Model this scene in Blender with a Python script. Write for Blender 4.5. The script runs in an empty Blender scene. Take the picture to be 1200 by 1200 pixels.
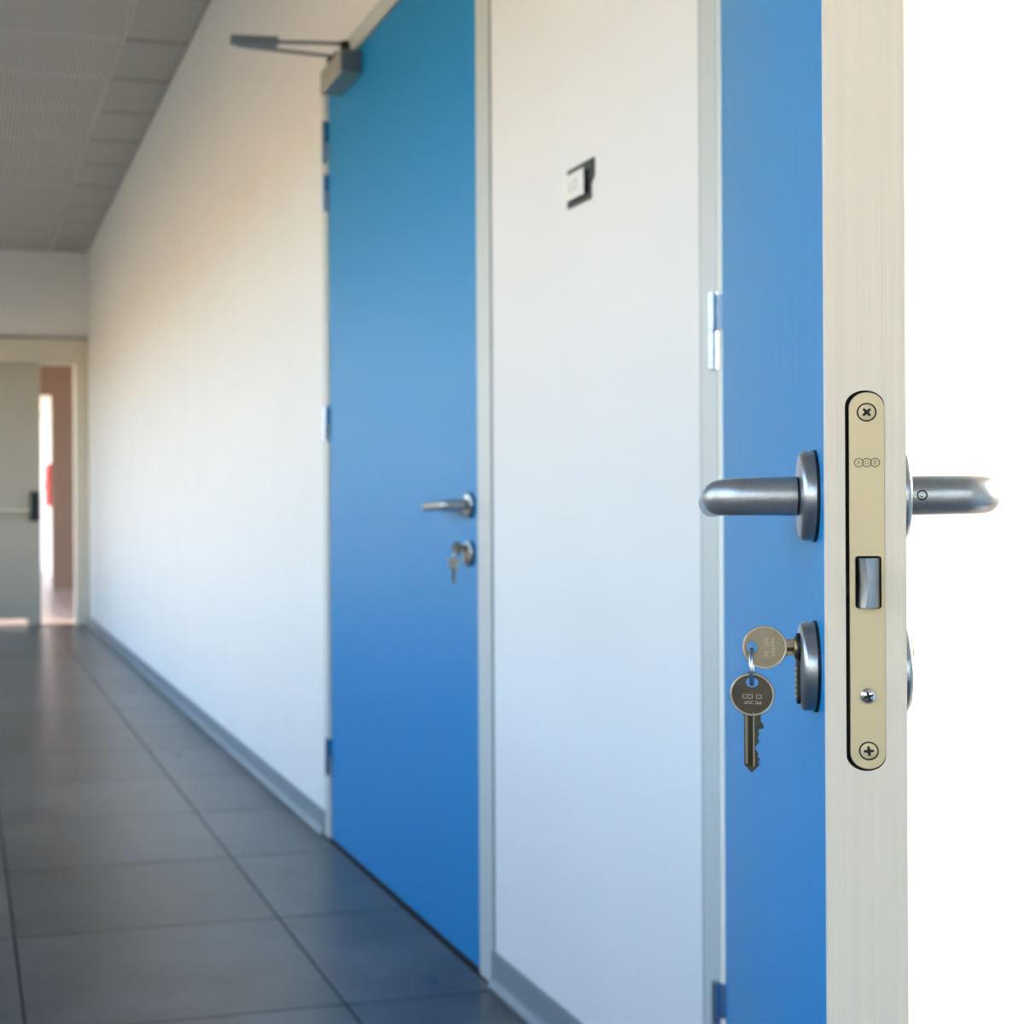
import bpy, bmesh, math, random
from mathutils import Vector, Matrix

random.seed(7)
SC = bpy.context.scene
COL = SC.collection
PI = math.pi

# ------------------------------------------------------------------ camera
W_CAM, H_CAM = 1.023, 0.95                 # distance from the door wall, lens height
F_PX, PX, PY, ROLL = 1675.0, 379.0, 596.0, 0.005
YAW = math.atan2(424.0, 1675.0)
cam_data = bpy.data.cameras.new('camera')
cam = bpy.data.objects.new('camera', cam_data)
COL.objects.link(cam)
cam_data.sensor_width = 36.0
cam_data.sensor_fit = 'HORIZONTAL'
cam_data.lens = F_PX / 1200.0 * 36.0
cam_data.shift_x = (600.0 - PX) / 1200.0
cam_data.shift_y = -(600.0 - PY) / 1200.0
cam_data.clip_start = 0.05
cam_data.clip_end = 200.0
cam.matrix_world = (Matrix.Translation((-W_CAM, 0.0, H_CAM)) @ Matrix.Rotation(-YAW, 4, 'Z')
                    @ Matrix.Rotation(PI / 2, 4, 'X') @ Matrix.Rotation(-ROLL, 4, 'Z'))
cam_data.dof.use_dof = True
cam_data.dof.focus_distance = 0.81
cam_data.dof.aperture_fstop = 12.0
SC.camera = cam

# ------------------------------------------------------------------ light
world = bpy.data.worlds.new('world')
SC.world = world
world.use_nodes = True
wn = world.node_tree.nodes
wl = world.node_tree.links
wn.clear()
sky = wn.new('ShaderNodeTexSky')
sky.sky_type = 'NISHITA'
sky.sun_disc = False
sky.sun_elevation = math.radians(25)
sky.sun_rotation = math.radians(104)
sky.altitude = 100
sky.air_density = 1.0
sky.dust_density = 2.5
sky.ozone_density = 1.0
bg = wn.new('ShaderNodeBackground')
bg.inputs['Strength'].default_value = 1.35
wo = wn.new('ShaderNodeOutputWorld')
hs = wn.new('ShaderNodeHueSaturation')          # hazy, slightly paler sky
hs.inputs['Saturation'].default_value = 0.88
wl.new(sky.outputs[0], hs.inputs['Color'])
wl.new(hs.outputs[0], bg.inputs[0])
wl.new(bg.outputs[0], wo.inputs[0])

sun_data = bpy.data.lights.new('sun', 'SUN')
sun_data.energy = 3.0
sun_data.color = (1.0, 0.86, 0.70)
sun_data.angle = math.radians(0.6)
sun = bpy.data.objects.new('sun', sun_data)
COL.objects.link(sun)
SUN_DIR = Vector((-1.0, 0.25, -0.5)).normalized()
sun.rotation_euler = SUN_DIR.to_track_quat('-Z', 'Y').to_euler()

SC.view_settings.view_transform = 'Standard'
SC.view_settings.look = 'None'
SC.view_settings.gamma = 1.0
SC.view_settings.use_curve_mapping = False
SC.view_settings.exposure = 0.48
SC.cycles.use_denoising = True
SC.cycles.max_bounces = 14
SC.cycles.diffuse_bounces = 8
SC.cycles.transparent_max_bounces = 12
SC.cycles.caustics_reflective = False
SC.cycles.caustics_refractive = False
SC.cycles.sample_clamp_indirect = 6.0


def portal(name, loc, sx, sz, axis):
    """Sampling guide for the daylight that enters through a real window opening."""
    d = bpy.data.lights.new(name, 'AREA')
    d.shape = 'RECTANGLE'
    d.size, d.size_y = sx, sz
    d.cycles.is_portal = True
    o = bpy.data.objects.new(name, d)
    COL.objects.link(o)
    o.location = loc
    o.rotation_euler = Vector(axis).to_track_quat('-Z', 'Z').to_euler()
    return o


# ------------------------------------------------------------------ materials
def lin(h):
    h = h.lstrip('#')
    out = []
    for i in (0, 2, 4):
        c = int(h[i:i + 2], 16) / 255.0
        out.append(c / 12.92 if c <= 0.04045 else ((c + 0.055) / 1.055) ** 2.4)
    return (*out, 1.0)


def mat(name, col, rough=0.5, metal=0.0, spec=0.5, var=0.0, var_scale=8.0, stretch=(1, 1, 1),
        bump=0.0, bump_scale=200.0, col2=None, rvar=0.0, emit=None, aniso=0.0, coat=0.0):
    m = bpy.data.materials.new(name)
    m.use_nodes = True
    nt = m.node_tree
    b = nt.nodes['Principled BSDF']
    c = lin(col) if isinstance(col, str) else col
    b.inputs['Base Color'].default_value = c
    b.inputs['Roughness'].default_value = rough
    b.inputs['Metallic'].default_value = metal
    b.inputs['Specular IOR Level'].default_value = spec
    b.inputs['Coat Weight'].default_value = coat
    if emit:
        b.inputs['Emission Color'].default_value = lin(emit[0])
        b.inputs['Emission Strength'].default_value = emit[1]
    geo = nt.nodes.new('ShaderNodeTexCoord')
    mp = nt.nodes.new('ShaderNodeMapping')
    mp.inputs['Scale'].default_value = stretch
    nt.links.new(geo.outputs['Object'], mp.inputs['Vector'])
    if var > 0 or col2:
        n = nt.nodes.new('ShaderNodeTexNoise')
        n.inputs['Scale'].default_value = var_scale
        n.inputs['Detail'].default_value = 5.0
        nt.links.new(mp.outputs[0], n.inputs['Vector'])
        r = nt.nodes.new('ShaderNodeValToRGB')
        r.color_ramp.elements[0].position = 0.3
        r.color_ramp.elements[1].position = 0.72
        lo = lin(col2) if col2 else tuple(x * (1 - var) for x in c[:3]) + (1,)
        r.color_ramp.elements[0].color = lo
        r.color_ramp.elements[1].color = c
        nt.links.new(n.outputs['Fac'], r.inputs[0])
        nt.links.new(r.outputs[0], b.inputs['Base Color'])
        if rvar:
            mm = nt.nodes.new('ShaderNodeMapRange')
            mm.inputs['To Min'].default_value = rough - rvar
            mm.inputs['To Max'].default_value = rough + rvar
            nt.links.new(n.outputs['Fac'], mm.inputs['Value'])
            nt.links.new(mm.outputs[0], b.inputs['Roughness'])
    if bump > 0:
        n2 = nt.nodes.new('ShaderNodeTexNoise')
        n2.inputs['Scale'].default_value = bump_scale
        n2.inputs['Detail'].default_value = 3.0
        nt.links.new(mp.outputs[0], n2.inputs['Vector'])
        bp = nt.nodes.new('ShaderNodeBump')
        bp.inputs['Strength'].default_value = bump
        bp.inputs['Distance'].default_value = 0.002
        nt.links.new(n2.outputs['Fac'], bp.inputs['Height'])
        nt.links.new(bp.outputs[0], b.inputs['Normal'])
    return m


M = {}
M['plaster'] = mat('plaster_white', '#e9e8e6', 0.75, spec=0.3, var=0.03, var_scale=3.0, bump=0.08, bump_scale=260)
M['plaster_hall'] = mat('plaster_blush', '#8a7668', 0.8, spec=0.2, var=0.05, var_scale=3.0)
M['plaster_room'] = mat('plaster_room', '#f4f2ee', 0.8, spec=0.2, var=0.02, var_scale=3.0)
M['blue'] = mat('blue_laminate', '#0081c0', 0.44, spec=0.28, var=0.06, var_scale=14, stretch=(6, 6, 0.5),
                bump=0.05, bump_scale=60, rvar=0.05)
M['frame'] = mat('frame_grey', '#c3c8c6', 0.45, var=0.03)
M['edge'] = mat('edge_beige', '#e3d5c1', 0.5, spec=0.35, var=0.05, var_scale=60, stretch=(3, 3, 0.03),
                bump=0.12, bump_scale=260)
M['mortise'] = mat('mortise_dark', '#15110e', 0.9, var=0.3, var_scale=120)
M['plate'] = mat('faceplate_champagne', '#cbb995', 0.5, metal=0.4, spec=0.5, var=0.04, var_scale=40, stretch=(1, 1, 0.2))
M['engrave'] = mat('engraving', '#7d6f58', 0.6, metal=0.4, var=0.05)
M['engrave_hi'] = mat('engraving_edge', '#ece0c4', 0.5, metal=0.4, var=0.03)
M['steel'] = mat('satin_steel', '#a4a9ae', 0.28, metal=0.9, var=0.08, var_scale=300, bump=0.05, bump_scale=900)
M['steel_brushed'] = mat('brushed_steel', '#a6a9ac', 0.31, metal=0.78, var=0.12, var_scale=420, bump=0.09, bump_scale=1400)
M['chrome'] = mat('bright_zinc', '#dfe3e6', 0.14, metal=1.0, var=0.05, var_scale=90)
M['dark_metal'] = mat('dark_metal', '#2b2c2e', 0.5, metal=0.6, var=0.1)
M['recess'] = mat('screw_recess', '#1c1712', 0.8, var=0.1)
M['brass'] = mat('nickel_brass', '#b39c6d', 0.3, metal=1.0, var=0.15, var_scale=200)
M['key'] = mat('key_nickel', '#857d6e', 0.33, metal=1.0, var=0.18, var_scale=180, bump=0.06, bump_scale=700)
M['key_dark'] = mat('key_nickel_dark_reflection', '#4e4a43', 0.34, metal=1.0, var=0.2, var_scale=180, bump=0.06, bump_scale=700)  # same nickel, darkened to paint in a reflection of dark surroundings
M['key_groove'] = mat('key_groove', '#3a372f', 0.4, metal=1.0, var=0.2, var_scale=200)
M['key_rim'] = mat('key_rim_bright', '#b5ad9c', 0.3, metal=1.0, var=0.15, var_scale=200)
M['key_mark'] = mat('key_stamp', '#a9a395', 0.35, metal=1.0, var=0.1)
M['white_paint'] = mat('white_plastic', '#eceae5', 0.5, var=0.03)
M['sign_letter'] = mat('sign_letter', '#bdbdbb', 0.5, var=0.02)
M['black_plastic'] = mat('black_plastic', '#15181c', 0.45, var=0.1)
M['closer'] = mat('closer_silver', '#a9a89f', 0.42, metal=0.5, var=0.05)
M['closer_arm'] = mat('closer_arm_grey', '#6d7884', 0.42, metal=0.7, var=0.06)
M['skirting'] = mat('skirting_grey', '#7f8990', 0.45, var=0.05)
M['grout'] = mat('grout', '#282b2e', 0.9, var=0.1, var_scale=60)
M['ceil_gap'] = mat('ceiling_gap', '#232322', 0.9, var=0.05)
M['rail'] = mat('ceiling_rail', '#cfccc6', 0.5, var=0.03)
M['ceil_plain'] = mat('ceiling_plain', '#b3b2ac', 0.7, var=0.03, var_scale=4)
M['leaf_grey'] = mat('leaf_grey', '#b3afa4', 0.55, var=0.04)
M['frame_cream'] = mat('frame_cream', '#d3cdbd', 0.5, var=0.03)
M['red'] = mat('red_enamel', '#d8141a', 0.35, var=0.05)
M['lamp'] = mat('lamp_glass', '#ffffff', 0.4, emit=('#fff3e8', 12.0))
M['paving'] = mat('outdoor_paving', '#c9b394', 0.9, var=0.15, var_scale=0.8)
M['facade'] = mat('facade_render', '#dcc6a8', 0.9, var=0.05, var_scale=0.6)
M['hall_floor'] = mat('hall_floor', '#b9a49a', 0.3, var=0.08, var_scale=2)


def floor_material():
    m = bpy.data.materials.new('stone_tile_dark_grey')
    m.use_nodes = True
    nt = m.node_tree
    N, L = nt.nodes, nt.links
    b = N['Principled BSDF']
    geo = N.new('ShaderNodeNewGeometry')
    oi = N.new('ShaderNodeObjectInfo')
    n1 = N.new('ShaderNodeTexNoise')
    n1.inputs['Scale'].default_value = 3.2
    n1.inputs['Detail'].default_value = 7
    n1.inputs['Roughness'].default_value = 0.62
    L.new(geo.outputs['Position'], n1.inputs['Vector'])
    r1 = N.new('ShaderNodeValToRGB')
    r1.color_ramp.elements[0].position = 0.28
    r1.color_ramp.elements[1].position = 0.75
    r1.color_ramp.elements[0].color = lin('#383b3e')
    r1.color_ramp.elements[1].color = lin('#666a6d')
    L.new(n1.outputs['Fac'], r1.inputs[0])
    hsv = N.new('ShaderNodeHueSaturation')
    mr = N.new('ShaderNodeMapRange')
    mr.inputs['To Min'].default_value = 0.74
    mr.inputs['To Max'].default_value = 1.14
    L.new(oi.outputs['Random'], mr.inputs['Value'])
    L.new(mr.outputs[0], hsv.inputs['Value'])
    L.new(r1.outputs[0], hsv.inputs['Color'])
    # sparse dark specks of dirt
    v = N.new('ShaderNodeTexVoronoi')
    v.inputs['Scale'].default_value = 2.1
    L.new(geo.outputs['Position'], v.inputs['Vector'])
    lt = N.new('ShaderNodeMapRange')
    lt.inputs['From Min'].default_value = 0.02
    lt.inputs['From Max'].default_value = 0.035
    lt.inputs['To Min'].default_value = 0.4
    lt.inputs['To Max'].default_value = 1.0
    L.new(v.outputs['Distance'], lt.inputs['Value'])
    mx = N.new('ShaderNodeMixRGB')
    mx.blend_type = 'MULTIPLY'
    mx.inputs[0].default_value = 1.0
    L.new(hsv.outputs[0], mx.inputs[1])
    L.new(lt.outputs[0], mx.inputs[2])
    L.new(mx.outputs[0], b.inputs['Base Color'])
    r2 = N.new('ShaderNodeMapRange')
    r2.inputs['To Min'].default_value = 0.22
    r2.inputs['To Max'].default_value = 0.40
    L.new(n1.outputs['Fac'], r2.inputs['Value'])
    L.new(r2.outputs[0], b.inputs['Roughness'])
    b.inputs['Specular IOR Level'].default_value = 0.45
    return m


def perforated_material():
    m = bpy.data.materials.new('perforated_metal_panel')
    m.use_nodes = True
    nt = m.node_tree
    N, L = nt.nodes, nt.links
    b = N['Principled BSDF']
    b.inputs['Roughness'].default_value = 0.55
    tc = N.new('ShaderNodeTexCoord')
    sep = N.new('ShaderNodeSeparateXYZ')
    L.new(tc.outputs['Object'], sep.inputs[0])

    def mth(op, a, bb=None):
        n = N.new('ShaderNodeMath')
        n.operation = op
        for i, q in enumerate((a, bb)):
            if q is None:
                continue
            if isinstance(q, (int, float)):
                n.inputs[i].default_value = q
            else:
                L.new(q, n.inputs[i])
        return n.outputs[0]
    P = 0.0225
    fx = mth('SUBTRACT', mth('FRACT', mth('DIVIDE', mth('ADD', sep.outputs[0], 0.3), P)), 0.5)
    fy = mth('SUBTRACT', mth('FRACT', mth('DIVIDE', mth('ADD', sep.outputs[1], 0.3), P)), 0.5)
    d = mth('SQRT', mth('ADD', mth('MULTIPLY', fx, fx), mth('MULTIPLY', fy, fy)))
    hole = mth('LESS_THAN', d, 0.36)
    ix = mth('LESS_THAN', mth('ABSOLUTE', sep.outputs[0]), 0.2925)
    iy = mth('LESS_THAN', mth('ABSOLUTE', sep.outputs[1]), 0.2925)
    msk = mth('MULTIPLY', hole, mth('MULTIPLY', ix, iy))
    mx = N.new('ShaderNodeMixRGB')
    mx.inputs[1].default_value = lin('#d2d0cb')
    mx.inputs[2].default_value = lin('#57554f')
    L.new(msk, mx.inputs[0])
    L.new(mx.outputs[0], b.inputs['Base Color'])
    return m


def glass_material():
    m = bpy.data.materials.new('window_glass')
    m.use_nodes = True
    N, L = m.node_tree.nodes, m.node_tree.links
    N.clear()
    t = N.new('ShaderNodeBsdfTransparent')
    t.inputs[0].default_value = (0.96, 0.98, 0.97, 1)
    g = N.new('ShaderNodeBsdfGlossy')
    g.inputs['Roughness'].default_value = 0.02
    mx = N.new('ShaderNodeMixShader')
    mx.inputs[0].default_value = 0.06
    o = N.new('ShaderNodeOutputMaterial')
    L.new(t.outputs[0], mx.inputs[1])
    L.new(g.outputs[0], mx.inputs[2])
    L.new(mx.outputs[0], o.inputs[0])
    return m


M['tile'] = floor_material()
M['perf'] = perforated_material()
M['glass'] = glass_material()


# ------------------------------------------------------------------ helpers
class MB:
    """Collects geometry for ONE mesh object."""

    def __init__(self):
        self.v, self.f, self.mi, self.cur = [], [], [], 0

    def add(self, verts, faces):
        o = len(self.v)
        self.v += [tuple(p) for p in verts]
        for f in faces:
            self.f.append([i + o for i in f])
            self.mi.append(self.cur)
        return self

    def box(self, x0, x1, y0, y1, z0, z1):
        vs = [(x, y, z) for z in (z0, z1) for (x, y) in ((x0, y0), (x1, y0), (x1, y1), (x0, y1))]
        return self.add(vs, [(3, 2, 1, 0), (4, 5, 6, 7), (0, 1, 5, 4), (1, 2, 6, 5), (2, 3, 7, 6), (3, 0, 4, 7)])

    def lathe(self, prof, origin, axis, n=48, up=None):
        ax = Vector(axis).normalized()
        u = ax.orthogonal().normalized()
        w = ax.cross(u)
        O = Vector(origin)
        vs, fs = [], []
        for (r, a) in prof:
            for k in range(n):
                t = 2 * PI * k / n
                vs.append(O + ax * a + (u * math.cos(t) + w * math.sin(t)) * r)
        for i in range(len(prof) - 1):
            for k in range(n):
                k2 = (k + 1) % n
                fs.append((i * n + k, i * n + k2, (i + 1) * n + k2, (i + 1) * n + k))
        fs.append(list(range(n))[::-1])
        fs.append([(len(prof) - 1) * n + k for k in range(n)])
        return self.add(vs, fs)

    def tube(self, pts, radii, n=24, side=(0, 0, 1), flat=1.0, caps=True):
        """Round (or flattened) tube; `side` is the direction scaled by the radius, the other by radius*flat."""
        pts = [Vector(p) for p in pts]
        S = Vector(side)
        vs, fs = [], []
        for i, p in enumerate(pts):
            a = pts[max(i - 1, 0)]
            b = pts[min(i + 1, len(pts) - 1)]
            t = (b - a).normalized()
            s = (S - t * S.dot(t)).normalized()
            q = t.cross(s)
            r = radii[i] if isinstance(radii, (list, tuple)) else radii
            for k in range(n):
                th = 2 * PI * k / n
                vs.append(p + s * (r * math.cos(th)) + q * (r * flat * math.sin(th)))
        for i in range(len(pts) - 1):
            for k in range(n):
                k2 = (k + 1) % n
                fs.append((i * n + k, i * n + k2, (i + 1) * n + k2, (i + 1) * n + k))
        if caps:
            fs.append(list(range(n))[::-1])
            fs.append([(len(pts) - 1) * n + k for k in range(n)])
        return self.add(vs, fs)

    def prism(self, poly, fn, a0, a1):
        """Extrude a 2-D polygon; fn(u, v, a) -> 3-D point."""
        n = len(poly)
        vs = [fn(u, v, a0) for u, v in poly] + [fn(u, v, a1) for u, v in poly]
        fs = [list(range(n))[::-1], list(range(n, 2 * n))]
        fs += [(i, (i + 1) % n, n + (i + 1) % n, n + i) for i in range(n)]
        return self.add(vs, fs)

    def build(self, name, mats, parent=None, smooth=False, bevel=0.0, seg=2, loc=None):
        me = bpy.data.meshes.new(name)
        me.from_pydata(self.v, [], self.f)
        mats = mats if isinstance(mats, (list, tuple)) else [mats]
        for m in mats:
            me.materials.append(M[m] if isinstance(m, str) else m)
        for p, i in zip(me.polygons, self.mi):
            p.material_index = i
        bm = bmesh.new()
        bm.from_mesh(me)
        bmesh.ops.recalc_face_normals(bm, faces=bm.faces)
        bm.to_mesh(me)
        bm.free()
        return link(name, me, parent, smooth, bevel, seg, loc)


def link(name, me, parent=None, smooth=False, bevel=0.0, seg=2, loc=None):
    o = bpy.data.objects.new(name, me)
    COL.objects.link(o)
    if smooth:
        me.polygons.foreach_set('use_smooth', [True] * len(me.polygons))
        me.set_sharp_from_angle(angle=math.radians(40))
    if bevel > 0:
        md = o.modifiers.new('bevel', 'BEVEL')
        md.width = bevel
        md.segments = seg
        md.limit_method = 'ANGLE'
        md.angle_limit = math.radians(40)
        md.harden_normals = False
    if parent:
        o.parent = parent
    if loc is not None:
        o.location = loc
    return o


def empty(name, matrix=None):
    o = bpy.data.objects.new(name, None)
    o.empty_display_size = 0.05
    COL.objects.link(o)
    if matrix is not None:
        o.matrix_world = matrix
    return o


def tag(o, label=None, cat=None, group=None, kind=None):
    for k, v in (('label', label), ('category', cat), ('group', group), ('kind', kind)):
        if v:
            o[k] = v
    return o


def struct(o, label=None):
    return tag(o, label, None, None, 'structure')


def outline_mesh(name, loops, half, bevel=0.0, mtx=None):
    """Flat plate from closed 2-D loops (inner loops become holes), thickness 2*half, in the XY plane."""
    cu = bpy.data.curves.new(name, 'CURVE')
    cu.dimensions = '2D'
    cu.fill_mode = 'BOTH'
    cu.extrude = half
    cu.bevel_depth = bevel
    cu.bevel_resolution = 1
    cu.offset = -bevel
    for lp in loops:
        sp = cu.splines.new('POLY')
        sp.points.add(len(lp) - 1)
        for p, q in zip(sp.points, lp):
            p.co = (q[0], q[1], 0, 1)
        sp.use_cyclic_u = True
    return curve_to_mesh(name, cu, mtx)


def curve_to_mesh(name, cu, mtx=None):
    ob = bpy.data.objects.new(name + '_tmp', cu)
    COL.objects.link(ob)
    dg = bpy.context.evaluated_depsgraph_get()
    dg.update()
    me = bpy.data.meshes.new_from_object(ob.evaluated_get(dg))
    bpy.data.objects.remove(ob)
    bpy.data.curves.remove(cu)
    me.name = name
    if mtx is not None:
        me.transform(mtx)
    return me


def text_mesh(name, s, size, half, mtx=None):
    cu = bpy.data.curves.new(name, 'FONT')
    cu.body = s
    cu.size = size
    cu.align_x = 'CENTER'
    cu.align_y = 'CENTER'
    cu.extrude = half
    cu.resolution_u = 2
    return curve_to_mesh(name, cu, mtx)


def setmat(me, m):
    me.materials.clear()
    me.materials.append(M[m])
    return me


def join_meshes(name, list_me):
    bm = bmesh.new()
    for me in list_me:
        bm.from_mesh(me)
    out = bpy.data.meshes.new(name)
    bm.to_mesh(out)
    bm.free()
    return out


def circle(cx, cy, r, n=40, ry=None, a0=0.0):
    ry = ry or r
    return [(cx + r * math.cos(a0 + 2 * PI * k / n), cy + ry * math.sin(a0 + 2 * PI * k / n)) for k in range(n)]


def stadium(cx, cz, w, h, n=20, cap=None):
    """Vertical plate outline with rounded ends (cap = sagitta of the end arcs)."""
    r = w / 2
    c = cap or r
    pts = []
    for k in range(n + 1):
        t = PI * k / n
        pts.append((cx + r * math.cos(t), cz + h / 2 - c + c * math.sin(t)))
    for k in range(n + 1):
        t = PI + PI * k / n
        pts.append((cx + r * math.cos(t), cz - h / 2 + c + c * math.sin(t)))
    return pts


# ------------------------------------------------------------------ structure: corridor
WID = 2.428            # corridor width
CEIL = 3.08
Y_END = 11.95
Y_BACK = -3.6
D1_Y0, D1_Y1 = 2.672, 4.025     # frame outer edges of the far blue door
D2_Y0, D2_Y1 = 0.49, 1.838      # frame outer edges of the near blue door
D_TOP = 2.215

# right wall (door wall)
b = MB()
T = 0.12
for (y0, y1) in ((Y_BACK, D2_Y0), (D2_Y1, D1_Y0), (D1_Y1, Y_END + 0.15)):
    b.box(0, T, y0, y1, 0, CEIL + 0.1)
for (y0, y1) in ((D2_Y0, D2_Y1), (D1_Y0, D1_Y1)):
    b.box(0, T, y0, y1, D_TOP, CEIL + 0.1)
struct(b.build('wall_right', 'plaster'), 'white plastered corridor wall with two blue doors')

# left wall with a row of windows
SILL, HEAD = 0.95, 2.36
WIN = [(-3.0 + 2.5 * i, -3.0 + 2.5 * i + 2.15) for i in range(6)]
WSILL = [SILL, SILL, SILL, 0.50, 0.50, 0.50]      # the far windows reach lower
b = MB()
XL = -WID
b.box(XL - 0.25, XL, Y_BACK, Y_END + 0.15, HEAD, CEIL + 0.1)
edges = [Y_BACK] + [e for w in WIN for e in w] + [Y_END + 0.15]
for i in range(0, len(edges), 2):
    if edges[i + 1] > edges[i]:
        b.box(XL - 0.25, XL, edges[i], edges[i + 1], 0, HEAD)
for (y0, y1), zs in zip(WIN, WSILL):
    b.box(XL - 0.25, XL, y0, y1, 0, zs)
struct(b.build('wall_left', 'plaster'), 'white window wall of the corridor')
for i, (y0, y1) in enumerate(WIN):
    SILL = WSILL[i]
    w = struct(empty('window_%d' % (i + 1), Matrix.Translation((XL - 0.14, (y0 + y1) / 2, SILL))),
               'grey framed corridor window')
    hw, hh = (y1 - y0) / 2, HEAD - SILL
    f = MB()
    f.box(-0.03, 0.03, -hw, -hw + 0.06, 0, hh)
    f.box(-0.03, 0.03, hw - 0.06, hw, 0, hh)
    f.box(-0.03, 0.03, -hw + 0.06, hw - 0.06, 0, 0.06)
    f.box(-0.03, 0.03, -hw + 0.06, hw - 0.06, hh - 0.06, hh)
    f.box(-0.03, 0.03, -0.04, 0.04, 0.06, hh - 0.06)
    f.build('window_frame', 'frame', w, bevel=0.004)
    for s in (-1, 1):
        g = MB()
        a0, a1 = sorted((s * 0.04, s * (hw - 0.06)))
        g.box(-0.004, 0.004, a0, a1, 0.06, hh - 0.06)
        g.build('pane', 'glass', w)
    portal('window_portal', (XL - 0.26, (y0 + y1) / 2, (SILL + HEAD) / 2), y1 - y0, HEAD - SILL, (1, 0, 0))

# wall behind the camera
BX0, BX1, BZ0, BZ1 = -1.95, -0.15, 0.10, 2.45
b = MB()
b.box(XL - 0.25, BX0, Y_BACK - 0.15, Y_BACK, 0, CEIL + 0.1)
b.box(BX1, T, Y_BACK - 0.15, Y_BACK, 0, CEIL + 0.1)
b.box(BX0, BX1, Y_BACK - 0.15, Y_BACK, 0, BZ0)
b.box(BX0, BX1, Y_BACK - 0.15, Y_BACK, BZ1, CEIL + 0.1)
struct(b.build('wall_back', 'plaster'), 'white corridor wall behind the camera')
w = struct(empty('window_8', Matrix.Translation(((BX0 + BX1) / 2, Y_BACK - 0.08, BZ0))), 'tall glazed window behind the camera')
hw, hh = (BX1 - BX0) / 2, BZ1 - BZ0
f = MB()
for x0, x1 in ((-hw, -hw + 0.06), (-0.04, 0.04), (hw - 0.06, hw)):
    f.box(x0, x1, -0.03, 0.03, 0, hh)
f.box(-hw, hw, -0.028, 0.028, 0, 0.06)
f.box(-hw, hw, -0.028, 0.028, hh - 0.06, hh)
f.build('window_frame', 'frame', w)
for a0, a1 in ((-hw + 0.06, -0.04), (0.04, hw - 0.06)):
    MB().box(a0, a1, -0.004, 0.004, 0.06, hh - 0.06).build('pane', 'glass', w)
portal('window_portal', ((BX0 + BX1) / 2, Y_BACK - 0.16, (BZ0 + BZ1) / 2), BX1 - BX0, BZ1 - BZ0, (0, 1, 0))

# end wall with its door opening
EX0, EX1, EH = -1.86, -0.10, 2.165
b = MB()
b.box(XL - 0.25, EX0, Y_END, Y_END + 0.15, 0, CEIL + 0.1)
b.box(EX1, T, Y_END, Y_END + 0.15, 0, CEIL + 0.1)
b.box(EX0, EX1, Y_END, Y_END + 0.15, EH, CEIL + 0.1)
struct(b.build('wall_end', 'plaster'), 'white wall closing the corridor above the grey end door')

# floor
fl = struct(MB().box(XL - 0.25, T, Y_BACK - 0.15, Y_END, -0.2, -0.004).build('floor', 'grout'),
            'dark grey square tiled corridor floor')
TS = 0.6
GAP = 0.005
tile_me = {}


def tile(w, name='tile'):
    if w not in tile_me:
        q = MB()
        q.box(-w / 2 + GAP / 2, w / 2 - GAP / 2, -TS / 2 + GAP / 2, TS / 2 - GAP / 2, -0.0039, 0.0)
        o = q.build(name, 'tile')
        tile_me[w] = o.data
        bpy.data.objects.remove(o)
    return tile_me[w]


xs = [-0.008, -0.314, -0.914, -1.514, -2.114, XL + 0.008]
ROW0 = 2.645
r0 = int(math.floor((Y_BACK - ROW0) / TS)) + 1
r1 = int(math.floor((Y_END - ROW0) / TS))
for r in range(r0, r1):
    yc = ROW0 + (r + 0.5) * TS
    for k in range(5):
        w = round(xs[k] - xs[k + 1], 4)
        link('tile', tile(w), fl, loc=((xs[k] + xs[k + 1]) / 2, yc, 0))
# cut row against the end wall
yl = ROW0 + r1 * TS
for k in range(5):
    q = MB()
    q.box(xs[k + 1] + GAP / 2, xs[k] - GAP / 2, yl + GAP / 2, Y_END - 0.002, -0.0039, 0)
    q.build('tile', 'tile', fl)

# ceiling
ce = struct(MB().box(XL - 0.25, T, Y_BACK - 0.15, Y_END + 0.15, CEIL + 0.1, CEIL + 0.25).build('ceiling', 'ceil_gap'),
            'suspended corridor ceiling of perforated and plain grey panels')
back = MB()
back.box(XL, 0, Y_BACK, Y_END, CEIL + 0.012, CEIL + 0.02)
back.build('backing', 'ceil_gap', ce)
CROW0 = 6.50
pm = MB()
pm.box(-0.2965, 0.2965, -0.2975, 0.2975, 0, 0.01)
po = pm.build('ceiling_panel', 'perf')
perf_me = po.data
bpy.data.objects.remove(po)
pm = MB()
pm.box(-0.147, 0.147, -0.2915, 0.2915, 0, 0.01)
po = pm.build('edge_panel', 'ceil_plain')
plain_me = po.data
bpy.data.objects.remove(po)
c0 = int(math.floor((Y_BACK - CROW0) / TS)) + 1
c1 = int(math.floor((Y_END - CROW0) / TS))
for r in range(c0, c1):
    yc = CROW0 + (r + 0.5) * TS
    for x in (-0.152, XL + 0.152):
        link('edge_panel', plain_me, ce, loc=(x, yc, CEIL), bevel=0.003, seg=1)
    for x in (-0.612, -1.214, -1.816):
        link('ceiling_panel', perf_me, ce, loc=(x, yc, CEIL), bevel=0.0015, seg=1)
jm = MB()
jm.box(-0.147, 0.147, -0.009, 0.009, 0.0015, 0.008)
jo = jm.build('joint_strip', 'ceil_gap')  # added dark strip paints the shaded gap between edge panels
joint_me = jo.data
bpy.data.objects.remove(jo)
for r in range(c0, c1 + 1):
    for x in (-0.152, XL + 0.152):
        link('joint_strip', joint_me, ce, loc=(x, CROW0 + r * TS, CEIL))
yl = CROW0 + c1 * TS
q = MB()
q.box(XL + 0.002, -0.002, yl + 0.003, Y_END - 0.001, CEIL, CEIL + 0.01)
q.build('edge_panel', 'ceil_plain', ce)
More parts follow.
